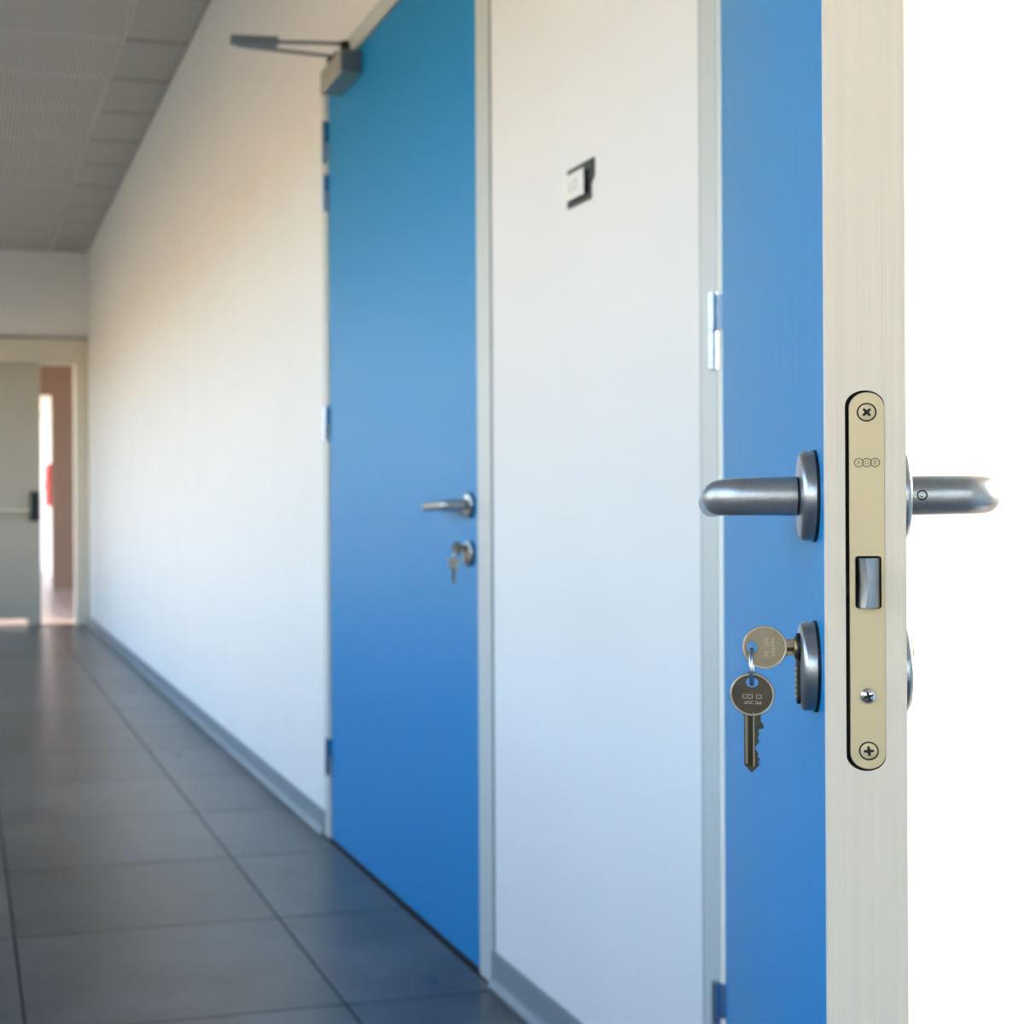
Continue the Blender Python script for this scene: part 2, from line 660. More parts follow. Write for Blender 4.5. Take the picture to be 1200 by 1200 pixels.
for x in (-0.305, -0.913, -1.515, -2.117):
    q = MB()
    q.box(x - 0.006, x + 0.006, Y_BACK, Y_END, CEIL - 0.003, CEIL + 0.011)
    q.build('ceiling_rail', 'rail', ce)

# skirting along the door wall, the end wall and the window wall
SK = [(0, 0), (-0.016, 0), (-0.016, 0.004), (-0.0095, 0.017), (-0.008, 0.024), (-0.008, 0.068), (-0.006, 0.070), (0, 0.070)]


def skirt(name, y0, y1, label):
    q = MB()
    q.prism(SK, lambda u, v, a: (u, a, v), y0, y1)
    return struct(q.build(name, 'skirting'), label)


skirt('baseboard_right', D1_Y1 + 0.001, Y_END - 0.02, 'grey skirting beyond the closed blue door')
skirt('baseboard_middle', D2_Y1 + 0.001, D1_Y0 - 0.001, 'grey skirting between the two blue doors')
skirt('baseboard_near', Y_BACK, D2_Y0 - 0.001, 'grey skirting before the open blue door')
q = MB()
q.prism([(-u, v) for u, v in SK], lambda u, v, a: (XL + u, a, v), Y_BACK, Y_END)
struct(q.build('baseboard_left', 'skirting'), 'grey skirting under the corridor windows')


# door frames
def door_frame(name, y0, y1, hin, lat, label):
    """y1 is the hinge (far) side, y0 the latch side."""
    root = struct(empty(name, Matrix.Translation((0, (y0 + y1) / 2, 0))), label)
    yc = (y0 + y1) / 2
    a, c = y0 - yc, y1 - yc
    X0, X1 = -0.004, T + 0.004
    zt = D_TOP
    zi = D_TOP - 0.045
    for nm, p0, p1, i0, i1 in (('jamb', c - hin, c, c - hin - 0.016, c - hin), ('jamb', a, a + lat, a + lat, a + lat + 0.016)):
        q = MB()
        q.box(X0, X1, p0, p1, 0, zt)
        q.box(0.046, X1 - 0.002, i0, i1, 0, zi)      # stop behind the leaf
        q.build(nm, 'frame', root, bevel=0.002)
    q = MB()
    q.box(X0, X1, a + lat, c - hin, zi, zt)
    q.box(0.046, X1 - 0.002, a + lat, c - hin, zi - 0.014, zi)
    q.build('head', 'frame', root, bevel=0.002)
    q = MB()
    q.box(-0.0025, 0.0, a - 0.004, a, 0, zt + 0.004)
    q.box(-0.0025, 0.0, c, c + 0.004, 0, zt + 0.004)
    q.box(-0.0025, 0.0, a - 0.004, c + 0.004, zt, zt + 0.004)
    q.build('shadow_joint', 'skirting', root)  # thin grey strips paint the dark shadow line around the frame
    return root


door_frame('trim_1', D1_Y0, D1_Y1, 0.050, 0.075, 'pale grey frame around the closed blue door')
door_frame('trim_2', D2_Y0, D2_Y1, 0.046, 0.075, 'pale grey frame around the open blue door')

# ------------------------------------------------------------------ blue doors
LW = 1.222       # leaf width from the hinge axis
LT = 0.0408       # leaf thickness
YF = 0.012       # corridor face of the leaf behind the hinge axis
LH0, LH1 = 0.008, 2.165
HB = 0.057       # backset of the handle
HZ, EZ = 0.956, 0.8555


def screw(parent, name, x, y0, z, r, rot=0.0, dome=False, mname='plate'):
    """Cross-head screw lying on the +x face (leaf edge) at local x, centred at y0,z."""
    s = MB()
    if dome:
        s.lathe([(r, -0.001), (r, 0.0002), (r * 0.93, 0.0011), (r * 0.72, 0.0020), (r * 0.4, 0.0025), (0.0004, 0.0026)], (x, y0, z), (1, 0, 0), 32)
        top = 0.0025
    else:
        s.lathe([(r * 0.9, -0.001), (r * 0.9, 0.00025), (r * 0.86, 0.0004), (0.0004, 0.0004)], (x, y0, z), (1, 0, 0), 32)
        top = 0.0004
    o = s.build(name, mname, parent, smooth=True)
    if not dome:
        ring = setmat(outline_mesh('countersink', [circle(0, 0, r * 1.06, 36), circle(0, 0, r * 0.88, 36)], 0.00012,
                                   mtx=Matrix.Translation((x + 0.00018, y0, z)) @ Matrix(((0, 0, 1, 0), (1, 0, 0, 0), (0, 1, 0, 0), (0, 0, 0, 1)))), 'recess')
        link('countersink', ring, parent)
    x1, w = r * 0.52, r * 0.15
    pts = []
    for k in range(4):
        a = rot + k * PI / 2
        ca, sa = math.cos(a), math.sin(a)
        for (u, v) in ((w * 1.1, -w * 1.1), (x1, -w * 0.8), (x1 * 1.08, 0), (x1, w * 0.8)):
            pts.append((u * ca - v * sa, u * sa + v * ca))
    cr = setmat(outline_mesh('cross_slot', [pts], 0.00012,
                             mtx=Matrix.Translation((x + top + 0.0001, y0, z)) @ Matrix(((0, 0, 1, 0), (1, 0, 0, 0), (0, 1, 0, 0), (0, 0, 0, 1)))), 'recess')
    link('cross_slot', cr, parent)
    return o


def lever(root, side, xb, yface, droop):
    """Lever handle on one face. side=-1 corridor face, +1 room face (local y)."""
    h = empty('lever_handle')
    h.parent = root
    h.matrix_local = Matrix.Translation((xb, yface, HZ))
    ro = MB()
    ro.lathe([(0.0265, 0.0), (0.0265, 0.0068), (0.0258, 0.0082), (0.0240, 0.0092), (0.0150, 0.0096), (0.0118, 0.0096)],
             (0, 0, 0), (0, side, 0), 72)
    ro.build('rosette', 'steel', h, smooth=True)
    bs = MB()
    bs.lathe([(0.0272, 0.0), (0.0272, 0.0016), (0.0268, 0.0018)], (0, 0, 0), (0, side, 0), 72)
    bs.build('rosette_base', 'dark_metal', h, smooth=True)
    co = MB()
    co.lathe([(0.0112, 0.0094), (0.0112, 0.0108)], (0, 0, 0), (0, side, 0), 40)
    co.build('collar', 'dark_metal', h, smooth=True)
    # neck, bend and grip
    yc = 0.0545
    R = 0.017
    pts = [(0, 0.0106), (0, 0.020), (0, 0.028)]
    for k in range(1, 9):
        t = PI / 2 * k / 8
        pts.append((-R + R * math.cos(t), yc - R + R * math.sin(t)))
    L = 0.128
    for k in range(1, 9):
        pts.append((-R - (L - R) * k / 8, yc))
    n = len(pts)
    P, Rr = [], []
    tot = 0.0
    for i, (x, y) in enumerate(pts):
        if i:
            tot += math.dist(pts[i], pts[i - 1])
        P.append([x, side * y, tot])
    for p in P:
        u = p[2] / tot
        Rr.append(0.0116 - 0.0016 * min(1.0, u * 1.4))
        p[2] = -droop * max(0.0, (u - 0.12)) ** 1.0
    # rounded tip
    x, y, z = P[-1]
    rl = Rr[-1]
    for k in range(1, 6):
        t = PI / 2 * k / 5
        P.append([x - rl * math.sin(t) * 0.9, y, z])
        Rr.append(max(rl * math.cos(t), 0.0004))
    g = MB()
    g.tube(P, Rr, n=32, side=(0, 0, 1), flat=0.86)
    grip = g.build('grip', 'steel_brushed', h, smooth=True)
    if side < 0:
        return h
    gs = MB()
    gs.lathe([(0.0030, -0.002), (0.0030, 0.0002), (0.0022, 0.0003), (0.0018, -0.0008)], (0.0098, side * 0.0165, 0.0), (1, 0, 0), 20)
    gs.build('grub_screw', 'dark_metal', h, smooth=True)
    gi = MB()
    gi.lathe([(0.0015, -0.0012), (0.0013, 0.0002), (0.0004, 0.0005)], (0.0098, side * 0.0165, 0.0), (1, 0, 0), 6)
    gi.build('hex_socket', 'chrome', h)
    return h


def escutcheon(root, side, xb, yface):
    e = empty('escutcheon')
    e.parent = root
    e.matrix_local = Matrix.Translation((xb, yface, EZ))
    ro = MB()
    ro.lathe([(0.0262, 0.0), (0.0262, 0.0068), (0.0256, 0.0082), (0.0240, 0.0092), (0.0004, 0.0096)], (0, 0, 0), (0, side, 0), 72)
    ro.build('rosette', 'steel', e, smooth=True)
    bs = MB()
    bs.lathe([(0.0270, 0.0), (0.0270, 0.0016), (0.0266, 0.0018)], (0, 0, 0), (0, side, 0), 72)
    bs.build('rosette_base', 'dark_metal', e, smooth=True)
    # euro profile cylinder: round plug on top, narrow tail below
    cz = 0.0108
    prof = []
    for k in range(29):
        t = -PI / 2 + 0.62 + (2 * PI - 1.24) * k / 28
        prof.append((0.0086 * math.cos(t), cz + 0.0086 * math.sin(t)))
    for k in range(11):
        t = PI + PI * k / 10
        prof.append((0.005 * math.cos(t), -0.0175 + 0.005 * math.sin(t)))
    cy = MB()
    cy.prism(prof, lambda u, v, a: (u, side * a, v), 0.0090, 0.0112)
    cy.build('cylinder', 'dark_metal', e, bevel=0.0004)
    pl = MB()
    pl.lathe([(0.0066, 0.011), (0.0066, 0.0119), (0.0060, 0.0125), (0.0004, 0.0125)], (0, 0, cz), (0, side, 0), 40)
    pl.build('plug', 'brass', e, smooth=True)
    rb = MB()
    for k in range(6):
        rb.box(-0.0042, 0.0042, *sorted((side * 0.0110, side * 0.0119)), -0.019 + k * 0.0034, -0.0172 + k * 0.0034)
    rb.build('cylinder_ridges', 'brass', e, bevel=0.0002)
    return e


def hinge(root, z0, z1, own=True):
    """Lift-off hinge: upper knuckle belongs to the leaf, lower one to the frame, shown as one part."""
    h = empty('hinge')
    h.parent = root
    h.matrix_local = Matrix.Translation((0, 0, z0))
    hh = z1 - z0
    m = hh * 0.5
    R = 0.0066
    k = MB()
    k.lathe([(R * 0.86, m + 0.0004), (R, m + 0.0012), (R, m + 0.0014), (R, hh - 0.0012), (R, hh - 0.001), (R * 0.8, hh)], (0, 0, 0), (0, 0, 1), 28)
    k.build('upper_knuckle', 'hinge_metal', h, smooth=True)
    k = MB()
    k.lathe([(R * 0.8, 0), (R, 0.001), (R, 0.0012), (R, m - 0.0014), (R, m - 0.0012), (R * 0.86, m - 0.0004)], (0, 0, 0), (0, 0, 1), 28)
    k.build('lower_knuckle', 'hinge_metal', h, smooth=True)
    p = MB()
    p.box(0.0, 0.004, 0.002, YF + 0.012, m + 0.002, hh - 0.002)
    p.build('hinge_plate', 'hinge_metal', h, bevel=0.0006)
    return h


M['hinge_metal'] = mat('hinge_satin', '#93a9c0', 0.25, metal=0.95, var=0.05)  # blue tint paints the door's reflection into plain steel


def mesh_with_cut(name, box, cutter_me, inner):
    """Solid box minus a cutter (for the lock mortise); faces inside the cut get material 1."""
    q = MB()
    q.box(*box)
    o = q.build(name, ['edge', 'mortise'])
    c = bpy.data.objects.new('cutter_tmp', cutter_me)
    COL.objects.link(c)
    md = o.modifiers.new('cut', 'BOOLEAN')
    md.operation = 'DIFFERENCE'
    md.solver = 'EXACT'
    md.object = c
    dg = bpy.context.evaluated_depsgraph_get()
    dg.update()
    me = bpy.data.meshes.new_from_object(o.evaluated_get(dg))
    bpy.data.objects.remove(o)
    bpy.data.objects.remove(c)
    for p in me.polygons:
        p.material_index = 1 if inner(p.center) else 0
    me.name = name
    return me


XZ = Matrix(((0, 0, 1, 0), (1, 0, 0, 0), (0, 1, 0, 0), (0, 0, 0, 1)))   # 2-D (u,v) -> (y,z), normal +x


def blue_door(name, hx, hy, ang, label, hinges):
    root = empty(name, Matrix.Translation((hx, hy, 0)) @ Matrix.Rotation(ang, 4, 'Z'))
    struct(root, label)
    EB = 0.012
    q = MB()
    q.box(0.005, LW - EB, YF, YF + LT, LH0, LH1)
    q.build('leaf', 'blue', root, bevel=0.0006, seg=1)
    yc = YF + LT * 0.5
    # beige edge with the recess for the lock case
    PC, PH, PW = 0.9090, 0.2065, 0.0182
    gapL = 0.0016
    ycut = yc - gapL * 0.35
    cut = outline_mesh('cut', [stadium(ycut, PC, PW + gapL + 0.0006, PH + 0.0022, cap=0.0085)], 0.0035,
                       mtx=Matrix.Translation((LW, 0, 0)) @ XZ)
    me = mesh_with_cut('edge_band', (LW - EB, LW, YF - 0.0002, YF + LT + 0.0002, LH0, LH1), cut,
                       lambda c: c.x < LW - 0.0002 and c.x > LW - EB + 0.0005 and abs(c.y - ycut) < 0.0125 and abs(c.z - PC) < 0.12)
    eb = link('edge_band', me, root)
    tag(eb, 'beige solid edge of the door leaf')
    # lock faceplate, seated towards the room side of its recess
    yp = yc + gapL * 0.30
    hz0, hz1 = 0.8938, 0.9224
    hole = []
    hy0, hy1 = yp - 0.0062, yp + 0.0072
    rr = 0.0016
    for (cx, cz, a0) in ((hy1 - rr, hz1 - rr, 0), (hy0 + rr, hz1 - rr, PI / 2), (hy0 + rr, hz0 + rr, PI), (hy1 - rr, hz0 + rr, 1.5 * PI)):
        for k in range(5):
            a = a0 + PI / 2 * k / 4
            hole.append((cx + rr * math.cos(a), cz + rr * math.sin(a)))
    fp = setmat(outline_mesh('lock_faceplate', [stadium(yp, PC, PW, PH, cap=0.0085), hole], 0.0013, bevel=0.0002,
                             mtx=Matrix.Translation((LW - 0.0011, 0, 0)) @ XZ), 'plate')
    f = link('lock_faceplate', fp, root)
    tag(f, 'champagne lock plate with rounded ends')
    # logo: three linked rings with a letter in each
    logo = []
    zl = 0.9737
    for k, ch in enumerate('AGB'):
        cx = yp + (k - 1) * 0.0042
        # camera sees +y to its right on this edge
        logo.append(outline_mesh('ring', [circle(cx, zl, 0.0026, 28), circle(cx, zl, 0.0020, 28)], 0.00006,
                                 mtx=Matrix.Translation((LW + 0.00047, 0, 0)) @ XZ))
        logo.append(text_mesh('letter', ch, 0.0031, 0.00006, mtx=Matrix.Translation((LW + 0.00047, 0, 0)) @ XZ @ Matrix.Translation((cx, zl, 0))))
    lm = setmat(join_meshes('engraved_logo', logo), 'engrave')
    link('engraved_logo', lm, f)
    # latch bolt: slanted tongue standing out of its slot
    q = MB()
    nz = 11
    prof_n = []
    for i in range(nz):
        u = i / (nz - 1)
        z = hz0 + 0.0006 + u * (hz1 - hz0 - 0.0016)
        bow = math.sin(PI * u)
        ridge = yp - 0.0022 + 0.0012 * bow
        a = hy0 + 0.0012 + 0.0007 * bow
        c = hy1 - 0.0009
        prof_n.append([(LW - 0.004, a, z), (LW + 0.0062, a + 0.0006, z), (LW + 0.0085 + 0.0006 * bow, ridge, z),
                       (LW + 0.0055, (ridge + c) / 2 + 0.0004, z), (LW + 0.0016, c - 0.0006, z), (LW + 0.0004, c, z), (LW - 0.004, c, z)])
    m_ = len(prof_n[0])
    vs = [p for ring in prof_n for p in ring]
    fs = []
    for i in range(nz - 1):
        for k in range(m_):
            k2 = (k + 1) % m_
            fs.append((i * m_ + k, i * m_ + k2, (i + 1) * m_ + k2, (i + 1) * m_ + k))
    fs.append(list(range(m_)))
    fs.append([(nz - 1) * m_ + k for k in range(m_)][::-1])
    q.add(vs, fs)
    q.build('latch_bolt', 'steel', f, smooth=True)
    screw(f, 'screw', LW + 0.0002, yp, 1.0013, 0.0049, 0.75)
    screw(f, 'screw', LW + 0.0002, yp + 0.0003, 0.8157, 0.0049, 0.1)
    tag(screw(f, 'cylinder_screw', LW + 0.0002, yp, 0.8459, 0.0045, 0.3, True, 'chrome'), 'shiny domed cylinder screw')
    xb = LW - HB
    for side, yfc in ((-1, YF), (1, YF + LT)):
        lever(root, side, xb, yfc, 0.0035 if side < 0 else -0.001)
        escutcheon(root, side, xb, yfc)
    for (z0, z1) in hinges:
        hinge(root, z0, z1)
    return root


def key_outline():
    """Key seen from the front: bow centre at the origin, blade pointing to -y, teeth towards +x."""
    R = 0.0128
    pts = []
    a0 = math.radians(-90 + 24)
    a1 = math.radians(270 - 24)
    for k in range(49):
        a = a0 + (a1 - a0) * k / 48
        pts.append((R * math.cos(a), R * math.sin(a)))
    xl = -0.0047
    tip = -0.0466
    pts += [(xl, -0.0135), (xl, tip + 0.0045), (-0.0005, tip)]
    teeth = [(0.0030, tip + 0.0035), (0.0040, tip + 0.0052), (0.0032, tip + 0.0065), (0.0042, tip + 0.0080),
             (0.0030, tip + 0.0098), (0.0034, tip + 0.0112), (0.0016, tip + 0.0142), (0.0020, tip + 0.0160),
             (0.0040, tip + 0.0185), (0.0030, tip + 0.0205), (0.0040, tip + 0.0228), (0.0034, tip + 0.0246),
             (0.0040, tip + 0.0262), (0.0060, tip + 0.0262), (0.0066, tip + 0.0275), (0.0062, tip + 0.0288), (0.0050, tip + 0.0306),
             (0.0048, -0.0128)]
    return pts + teeth


KEY_HOLE = circle(0, 0.0072, 0.0036, 28, 0.0031)


def make_key(mtx, label, group, metal, marks):
    root = empty('door_key', mtx)
    tag(root, label, 'key', group)
    # 2-D plane is local XZ so that the blade hangs along -z, front towards -y
    F = Matrix(((1, 0, 0, 0), (0, 0, -1, 0), (0, 1, 0, 0), (0, 0, 0, 1)))
    link('key_blank', setmat(outline_mesh('key_blank', [key_outline(), KEY_HOLE], 0.00085, 0.0002, mtx=F), metal), root)
    rim = setmat(outline_mesh('rim', [circle(0, 0, 0.0127, 56), circle(0, 0, 0.0116, 56)], 0.0012, 0.0002, mtx=F), 'key_rim')
    link('rim', rim, root)
    g = MB()
    g.box(-0.0022, 0.0002, -0.00108, 0.00108, -0.043, -0.0118)
    g.build('blade_groove', 'key_groove', root)
    g = MB()
    g.box(-0.0043, -0.0025, -0.0011, 0.0011, -0.0415, -0.0112)
    g.build('blade_flank', 'key', root, bevel=0.0003)  # lighter strip puts the blade's reflection into the metal colour
    g = MB()
    g.box(0.0004, 0.0013, -0.0011, 0.0011, -0.043, -0.0105)
    g.build('blade_ridge', 'key_rim', root, bevel=0.0003)
    # worn stamping: rows of small raised strokes
    st = MB()
    rng = random.Random(marks)
    for row, (z, hgt, n, wd) in enumerate(((-0.0012, 0.0026, 9, 0.0013), (-0.0048, 0.0016, 11, 0.001))):
        for k in range(n):
            x = (k - (n - 1) / 2) * wd
            if rng.random() < 0.12:
                continue
            if k % 2 == 0:
                st.box(x - 0.00022, x + 0.00022, -0.00125, -0.0008, z - hgt / 2, z + hgt / 2)
            else:
                for zz in rng.sample((-0.42, 0.0, 0.42), 2):
                    st.box(x - wd * 0.55, x + wd * 0.55, -0.00125, -0.0008, z + zz * hgt - 0.0002, z + zz * hgt + 0.0002)
    st.build('stamping', 'key_mark', root)
    return root


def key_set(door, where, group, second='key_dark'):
    """A key in the lock, a split ring through it and a second key hanging from the ring."""
    D = door.matrix_world.copy()
    xb = LW - HB
    zk = EZ + 0.0108
    bow = YF - 0.0292
    # inserted key: blade points into the door (+y), front faces the latch edge (+x)
    K1 = D @ Matrix.Translation((xb, bow, zk)) @ Matrix(((0, -1, 0, 0), (0, 0, -1, 0), (1, 0, 0, 0), (0, 0, 0, 1)))
    make_key(K1, 'key pushed into the lock ' + where, group, 'key', 3)
    hole_y = bow - 0.0072
    R = 0.0112
    zc = zk - 0.0016 - R + 0.0014
    ring = MB()
    for off in (-0.00062, 0.00062):
        n = 56
        pts = [(R * math.sin(2 * PI * k / n), off, R * math.cos(2 * PI * k / n)) for k in range(n)]
        m_ = 10
        vs, fs = [], []
        for k in range(n):
            p = Vector(pts[k])
            rad = Vector((p.x, 0, p.z)).normalized()
            for j in range(m_):
                t = 2 * PI * j / m_
                vs.append(p + rad * (0.00065 * math.cos(t)) + Vector((0, 1, 0)) * (0.00062 * math.sin(t)))
        for k in range(n):
            for j in range(m_):
                fs.append((k * m_ + j, ((k + 1) % n) * m_ + j, ((k + 1) % n) * m_ + (j + 1) % m_, k * m_ + (j + 1) % m_))
        ring.add(vs, fs)
    ro = ring.build('key_ring', 'chrome', smooth=True)
    ro.matrix_world = D @ Matrix.Translation((xb, hole_y, zc)) @ Matrix.Rotation(math.radians(-6), 4, 'Z')
    tag(ro, 'small steel split ring joining the two keys ' + where, 'key ring')
    # hanging key: front faces the latch edge, blade straight down
    zb = zc - R + 0.0016 - 0.0072
    K2 = D @ Matrix.Translation((xb, hole_y, zb)) @ Matrix.Rotation(PI / 2 - 0.1, 4, 'Z')
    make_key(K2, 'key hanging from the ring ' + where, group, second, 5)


HG1 = ((1.936, 2.059), (1.802, 1.907), (1.143, 1.244), (0.187, 0.292))
HG2 = ((1.95, 2.06), (1.140, 1.247), (0.187, 0.292))
door1 = blue_door('door_1', -0.012, 3.965, -PI / 2, 'closed blue door further down the corridor', HG1)
ANG2 = math.radians(-117.23)
door2 = blue_door('door_2', -0.012, 1.788, ANG2, 'open blue door in the foreground with beige edge and lock', HG2)
bpy.context.view_layer.update()
key_set(door2, 'of the open blue door in front', 'keys at the open door')
key_set(door1, 'of the closed blue door behind', 'keys at the closed door', 'key_rim')

# black strip paints the shade in the gap under the closed door
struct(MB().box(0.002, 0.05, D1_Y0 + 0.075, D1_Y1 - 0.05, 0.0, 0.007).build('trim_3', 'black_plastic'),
       'dark strip painting the shaded gap under the closed blue door')

# ------------------------------------------------------------------ door closer on the closed door
dc = tag(empty('door_closer', Matrix.Translation((0, 3.71, 2.12))),
         'silver overhead door closer with scissor arm on the closed blue door', 'door closer')
q = MB()
q.box(-0.060, -0.0005, -0.108, 0.105, -0.031, 0.031)
q.build('body', 'closer', dc, bevel=0.003)
q = MB()
q.box(-0.058, -0.0007, -0.1105, -0.108, -0.029, 0.029)
q.build('end_cap', 'closer_arm', dc, bevel=0.001)
q = MB()
q.lathe([(0.013, 0.031), (0.013, 0.060), (0.011, 0.066), (0.0005, 0.067)], (-0.034, -0.060, 0), (0, 0, 1), 24)
q.build('pinion', 'dark_metal', dc, smooth=True)
EL = (-0.310, 0.040, 0.078)
P0 = (-0.040, -0.058, 0.060)
q = MB()


def bar(q, a, c, w, t):
    a, c = Vector(a), Vector(c)
    d = (c - a).normalized()
    s = d.cross(Vector((0, 0, 1))).normalized()
    u = s.cross(d)
    vs = []
    for p, ww in ((a, w[0]), (c, w[1])):
        for (i, j) in ((-1, -1), (1, -1), (1, 1), (-1, 1)):
            vs.append(p + s * (i * ww / 2) + u * (j * t / 2))
    q.add(vs, [(3, 2, 1, 0), (4, 5, 6, 7), (0, 1, 5, 4), (1, 2, 6, 5), (2, 3, 7, 6), (3, 0, 4, 7)])


mid = tuple(Vector(EL).lerp(Vector(P0), 0.40))
bar(q, P0, mid, (0.016, 0.018), 0.007)
q.build('main_arm', 'closer_arm', dc, bevel=0.002)
q = MB()
bar(q, tuple(Vector(EL) + (Vector(EL) - Vector(P0)) * 0.04), mid, (0.030, 0.020), 0.026)
q.build('arm_sleeve', 'closer_arm', dc, bevel=0.003)
q = MB()
q.tube([(EL[0] + 0.004, EL[1], EL[2] - 0.012), (-0.016, 0.172, 0.100)], 0.0048, n=12)
q.build('forearm_rod', 'closer_arm', dc, smooth=True)
q = MB()
q.lathe([(0.008, -0.018), (0.009, -0.010), (0.009, 0.008), (0.007, 0.011)], EL, (0, 0, 1), 20)
q.build('elbow', 'chrome', dc, smooth=True)
q = MB()
q.box(-0.022, -0.0045, 0.145, 0.185, 0.082, 0.094)
q.box(-0.010, -0.0045, 0.135, 0.195, 0.074, 0.102)
q.build('bracket', 'dark_metal', dc, bevel=0.002)

# ------------------------------------------------------------------ sign on the wall between the doors
sg = tag(empty('door_sign', Matrix.Translation((0, 2.243, 1.466))),
         'small black and white room sign on the wall between the blue doors', 'sign')
poly = [(0.052, 0.000), (-0.040, 0.000), (-0.040, 0.026), (-0.052, 0.036), (-0.052, 0.066), (0.052, 0.066)]
q = MB()
q.prism(poly, lambda u, v, a: (a, u, v), -0.004, -0.0002)
q.build('back_plate', 'black_plastic', sg, bevel=0.0008)
q = MB()
q.box(-0.0115, -0.0095, -0.030, 0.052, 0.0095, 0.0535)
wp = q.build('name_plate', 'white_paint', sg, bevel=0.0008)
for yy in (-0.018, 0.040):
    q = MB()
    q.lathe([(0.003, 0.004), (0.003, 0.0106)], (0, yy, 0.035), (-1, 0, 0), 16)
    q.build('spacer', 'steel', sg, smooth=True)
tm = text_mesh('lettering', 'LO', 0.030, 0.0004,
               mtx=Matrix.Translation((-0.0116, 0.010, 0.031)) @ Matrix(((0, 0, -1, 0), (-1, 0, 0, 0), (0, 1, 0, 0), (0, 0, 0, 1))))
link('lettering', setmat(tm, 'sign_letter'), wp)

# ------------------------------------------------------------------ socket low on the far wall
so = tag(empty('wall_socket', Matrix.Translation((0, 10.69, 0.36))), 'white power socket low on the corridor wall near the end', 'socket')
MB().box(-0.010, -0.0005, -0.06, 0.06, -0.04, 0.04).build('cover_plate', 'white_paint', so, bevel=0.003)
for k in (-1, 1):
    q = MB()
    q.lathe([(0.017, 0.0095), (0.017, 0.0115), (0.014, 0.0118), (0.013, 0.0105)], (0, k * 0.027, 0), (-1, 0, 0), 20)
    q.build('outlet', 'white_paint', so, smooth=True)

# ------------------------------------------------------------------ end of the corridor: grey double door
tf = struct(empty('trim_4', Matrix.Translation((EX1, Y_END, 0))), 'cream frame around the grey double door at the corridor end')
Wd = EX1 - EX0
q = MB()
q.box(-0.012, 0.098, -0.03, 0.17, 0, EH + 0.19)
q.build('jamb', 'frame_cream', tf, bevel=0.004)
q = MB()
q.box(-Wd - 0.098, -Wd + 0.012, -0.03, 0.17, 0, EH + 0.19)
q.build('jamb', 'frame_cream', tf, bevel=0.004)
q = MB()
q.box(-Wd + 0.012, -0.012, -0.03, 0.17, EH - 0.01, EH + 0.19)
q.build('head', 'frame_cream', tf, bevel=0.004)
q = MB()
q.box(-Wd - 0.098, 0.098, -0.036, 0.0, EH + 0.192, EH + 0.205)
q.build('head_shadow_line', 'skirting', tf)  # grey strip stands in for the shadow line over the frame head

d3 = struct(empty('door_3', Matrix.Translation((-1.85, Y_END + 0.07, 0))), 'grey leaf with push bar closing the left half of the corridor end')
LW3 = 1.46
q = MB()
q.box(0.0, LW3, -0.025, 0.025, 0.055, EH - 0.012)
q.box(LW3 - 0.11, LW3, -0.025, 0.025, 0.004, 0.055)
q.build('leaf', 'leaf_grey', d3, bevel=0.003)
q = MB()
q.tube([(0.08, -0.075, 0.945), (LW3 - 0.09, -0.075, 0.945)], 0.019, n=16)
q.build('push_bar', 'frame_cream', d3, smooth=True)
q = MB()
q.box(LW3 - 0.085, LW3 - 0.012, -0.085, -0.025, 0.86, 1.10)
q.build('latch_box', 'black_plastic', d3, bevel=0.006)
q = MB()
q.box(0.03, 0.10, -0.085, -0.025, 0.88, 1.03)
q.build('pivot_box', 'black_plastic', d3, bevel=0.006)

# spaces beyond the end door
YH = 17.4
hall = MB()
hall.box(-3.0, 1.2, Y_END + 0.15, 27.0, -0.2, 0.0)
struct(hall.build('floor_hall', 'hall_floor'), 'pale reflective floor beyond the corridor end')
struct(MB().box(-3.0, 1.2, Y_END + 0.15, 27.0, 2.95, 3.1).build('ceiling_hall', 'ceil_plain'), 'ceiling beyond the corridor end')
q = MB()
q.box(0.03, 1.2, YH, YH + 0.15, 0, 2.95)
q.box(-3.0, -0.9, YH, YH + 0.15, 0, 2.95)
q.box(-0.9, 0.03, YH, YH + 0.15, 2.33, 2.95)
struct(q.build('wall_hall_far', 'plaster_hall'), 'brownish wall with an opening beyond the corridor end')
struct(MB().box(1.2, 1.35, Y_END + 0.15, YH, 0, 2.95).build('wall_hall_right', 'plaster_hall'), 'blush wall beyond the corridor end')
struct(MB().box(0.20, 0.35, YH + 0.15, 27.0, 0, 2.95).build('wall_passage_right', 'plaster_room'), 'bright white wall of the far passage')
struct(MB().box(-3.0, 0.35, 27.0, 27.15, 0, 2.95).build('wall_passage_end', 'plaster_room'), 'white wall closing the far passage')
fc = tag(empty('fire_hose_cabinet', Matrix.Translation((0.20, 20.65, 1.30))), 'red fire hose cabinet on the bright passage wall far behind', 'cabinet')
MB().box(-0.05, -0.001, -0.26, 0.26, -0.30, 0.30).build('body', 'red', fc, bevel=0.01)
MB().box(-0.06, -0.05, -0.23, 0.23, -0.27, 0.27).build('door', 'red', fc, bevel=0.006)
MB().box(-0.08, -0.06, 0.18, 0.20, -0.05, 0.05).build('handle', 'chrome', fc, bevel=0.003)
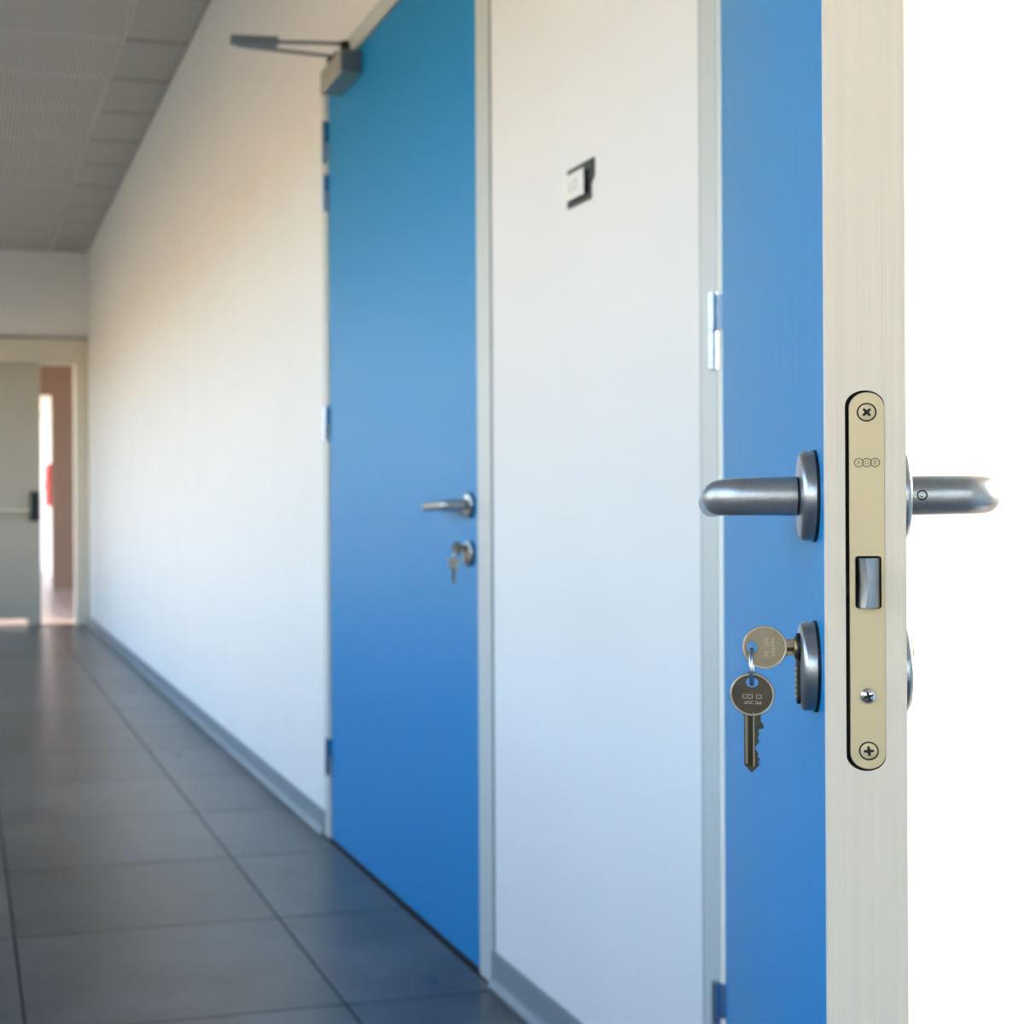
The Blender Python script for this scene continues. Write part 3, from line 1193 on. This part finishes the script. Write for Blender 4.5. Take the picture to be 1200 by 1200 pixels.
for (ly, lz) in ((22.6, 2.42), (23.4, 2.16)):
    lp = tag(empty('wall_lamp', Matrix.Translation((0.20, ly, lz))),
             ('upper' if lz > 2.3 else 'lower') + ' glowing round lamp on the far passage wall', 'lamp', 'passage lamps')
    q = MB()
    q.lathe([(0.11, 0.001), (0.11, 0.03), (0.10, 0.035)], (0, 0, 0), (-1, 0, 0), 24)
    q.build('base', 'white_paint', lp, smooth=True)
    q = MB()
    q.lathe([(0.095, 0.03), (0.10, 0.05), (0.085, 0.085), (0.05, 0.105), (0.002, 0.11)], (0, 0, 0), (-1, 0, 0), 24)
    q.build('diffuser', 'lamp', lp, smooth=True)

# ------------------------------------------------------------------ bright room behind the open door
RX, RY0, RY1 = 2.3, -2.4, 2.15
struct(MB().box(T, RX + 0.2, RY0 - 0.1, RY1 + 0.1, -0.2, 0.0).build('floor_room', 'hall_floor'), 'floor of the room behind the open door')
struct(MB().box(T, RX + 0.2, RY0 - 0.1, RY1 + 0.1, CEIL, CEIL + 0.15).build('ceiling_room', 'plaster_room'), 'ceiling of the room behind the open door')
struct(MB().box(T, RX + 0.2, RY1, RY1 + 0.1, 0, CEIL).build('wall_room_far', 'plaster_room'), 'sunlit white wall inside the room behind the open door')
struct(MB().box(T, RX + 0.2, RY0 - 0.1, RY0, 0, CEIL).build('wall_room_near', 'plaster_room'), 'near wall of the room behind the open door')
q = MB()
RZ0, RZ1, RA, RB = 0.90, 2.55, RY0 + 0.5, RY1 - 0.30
q.box(RX, RX + 0.2, RY0, RY1, 0, RZ0)
q.box(RX, RX + 0.2, RY0, RY1, RZ1, CEIL)
q.box(RX, RX + 0.2, RB, RY1, RZ0, RZ1)
q.box(RX, RX + 0.2, RY0, RA, RZ0, RZ1)
struct(q.build('wall_room_window', 'plaster_room'), 'window wall of the room behind the open door')
wr = struct(empty('window_7', Matrix.Translation((RX + 0.1, 0, RZ0))), 'large window of the room behind the open door')
RH = RZ1 - RZ0
cuts = [RA, RA + (RB - RA) / 3, RA + 2 * (RB - RA) / 3, RB]
q = MB()
for k, yy in enumerate(cuts):
    y0 = yy if k == 0 else (yy - 0.06 if k == 3 else yy - 0.03)
    q.box(-0.03, 0.03, y0, y0 + 0.06, 0, RH)
q.box(-0.028, 0.028, RA, RB, 0, 0.05)
q.box(-0.028, 0.028, RA, RB, RH - 0.05, RH)
q.build('window_frame', 'frame', wr)
for k in range(3):
    MB().box(-0.004, 0.004, cuts[k] + 0.03, cuts[k + 1] - 0.03, 0.05, RH - 0.05).build('pane', 'glass', wr)
portal('window_portal', (RX + 0.22, (RA + RB) / 2, (RZ0 + RZ1) / 2), RB - RA, RH, (-1, 0, 0))

# ------------------------------------------------------------------ outside
struct(MB().box(-60, 60, -50, 70, -0.4, -0.2).build('ground', 'paving'), 'sunlit paving outside the windows')
struct(MB().box(-19, -16, -30, 45, -0.2, 3.3).build('wall_opposite', 'facade'), 'unseen facade added across the yard to bounce warm sunlight')  # unseen, added to throw warm light through the corridor windows
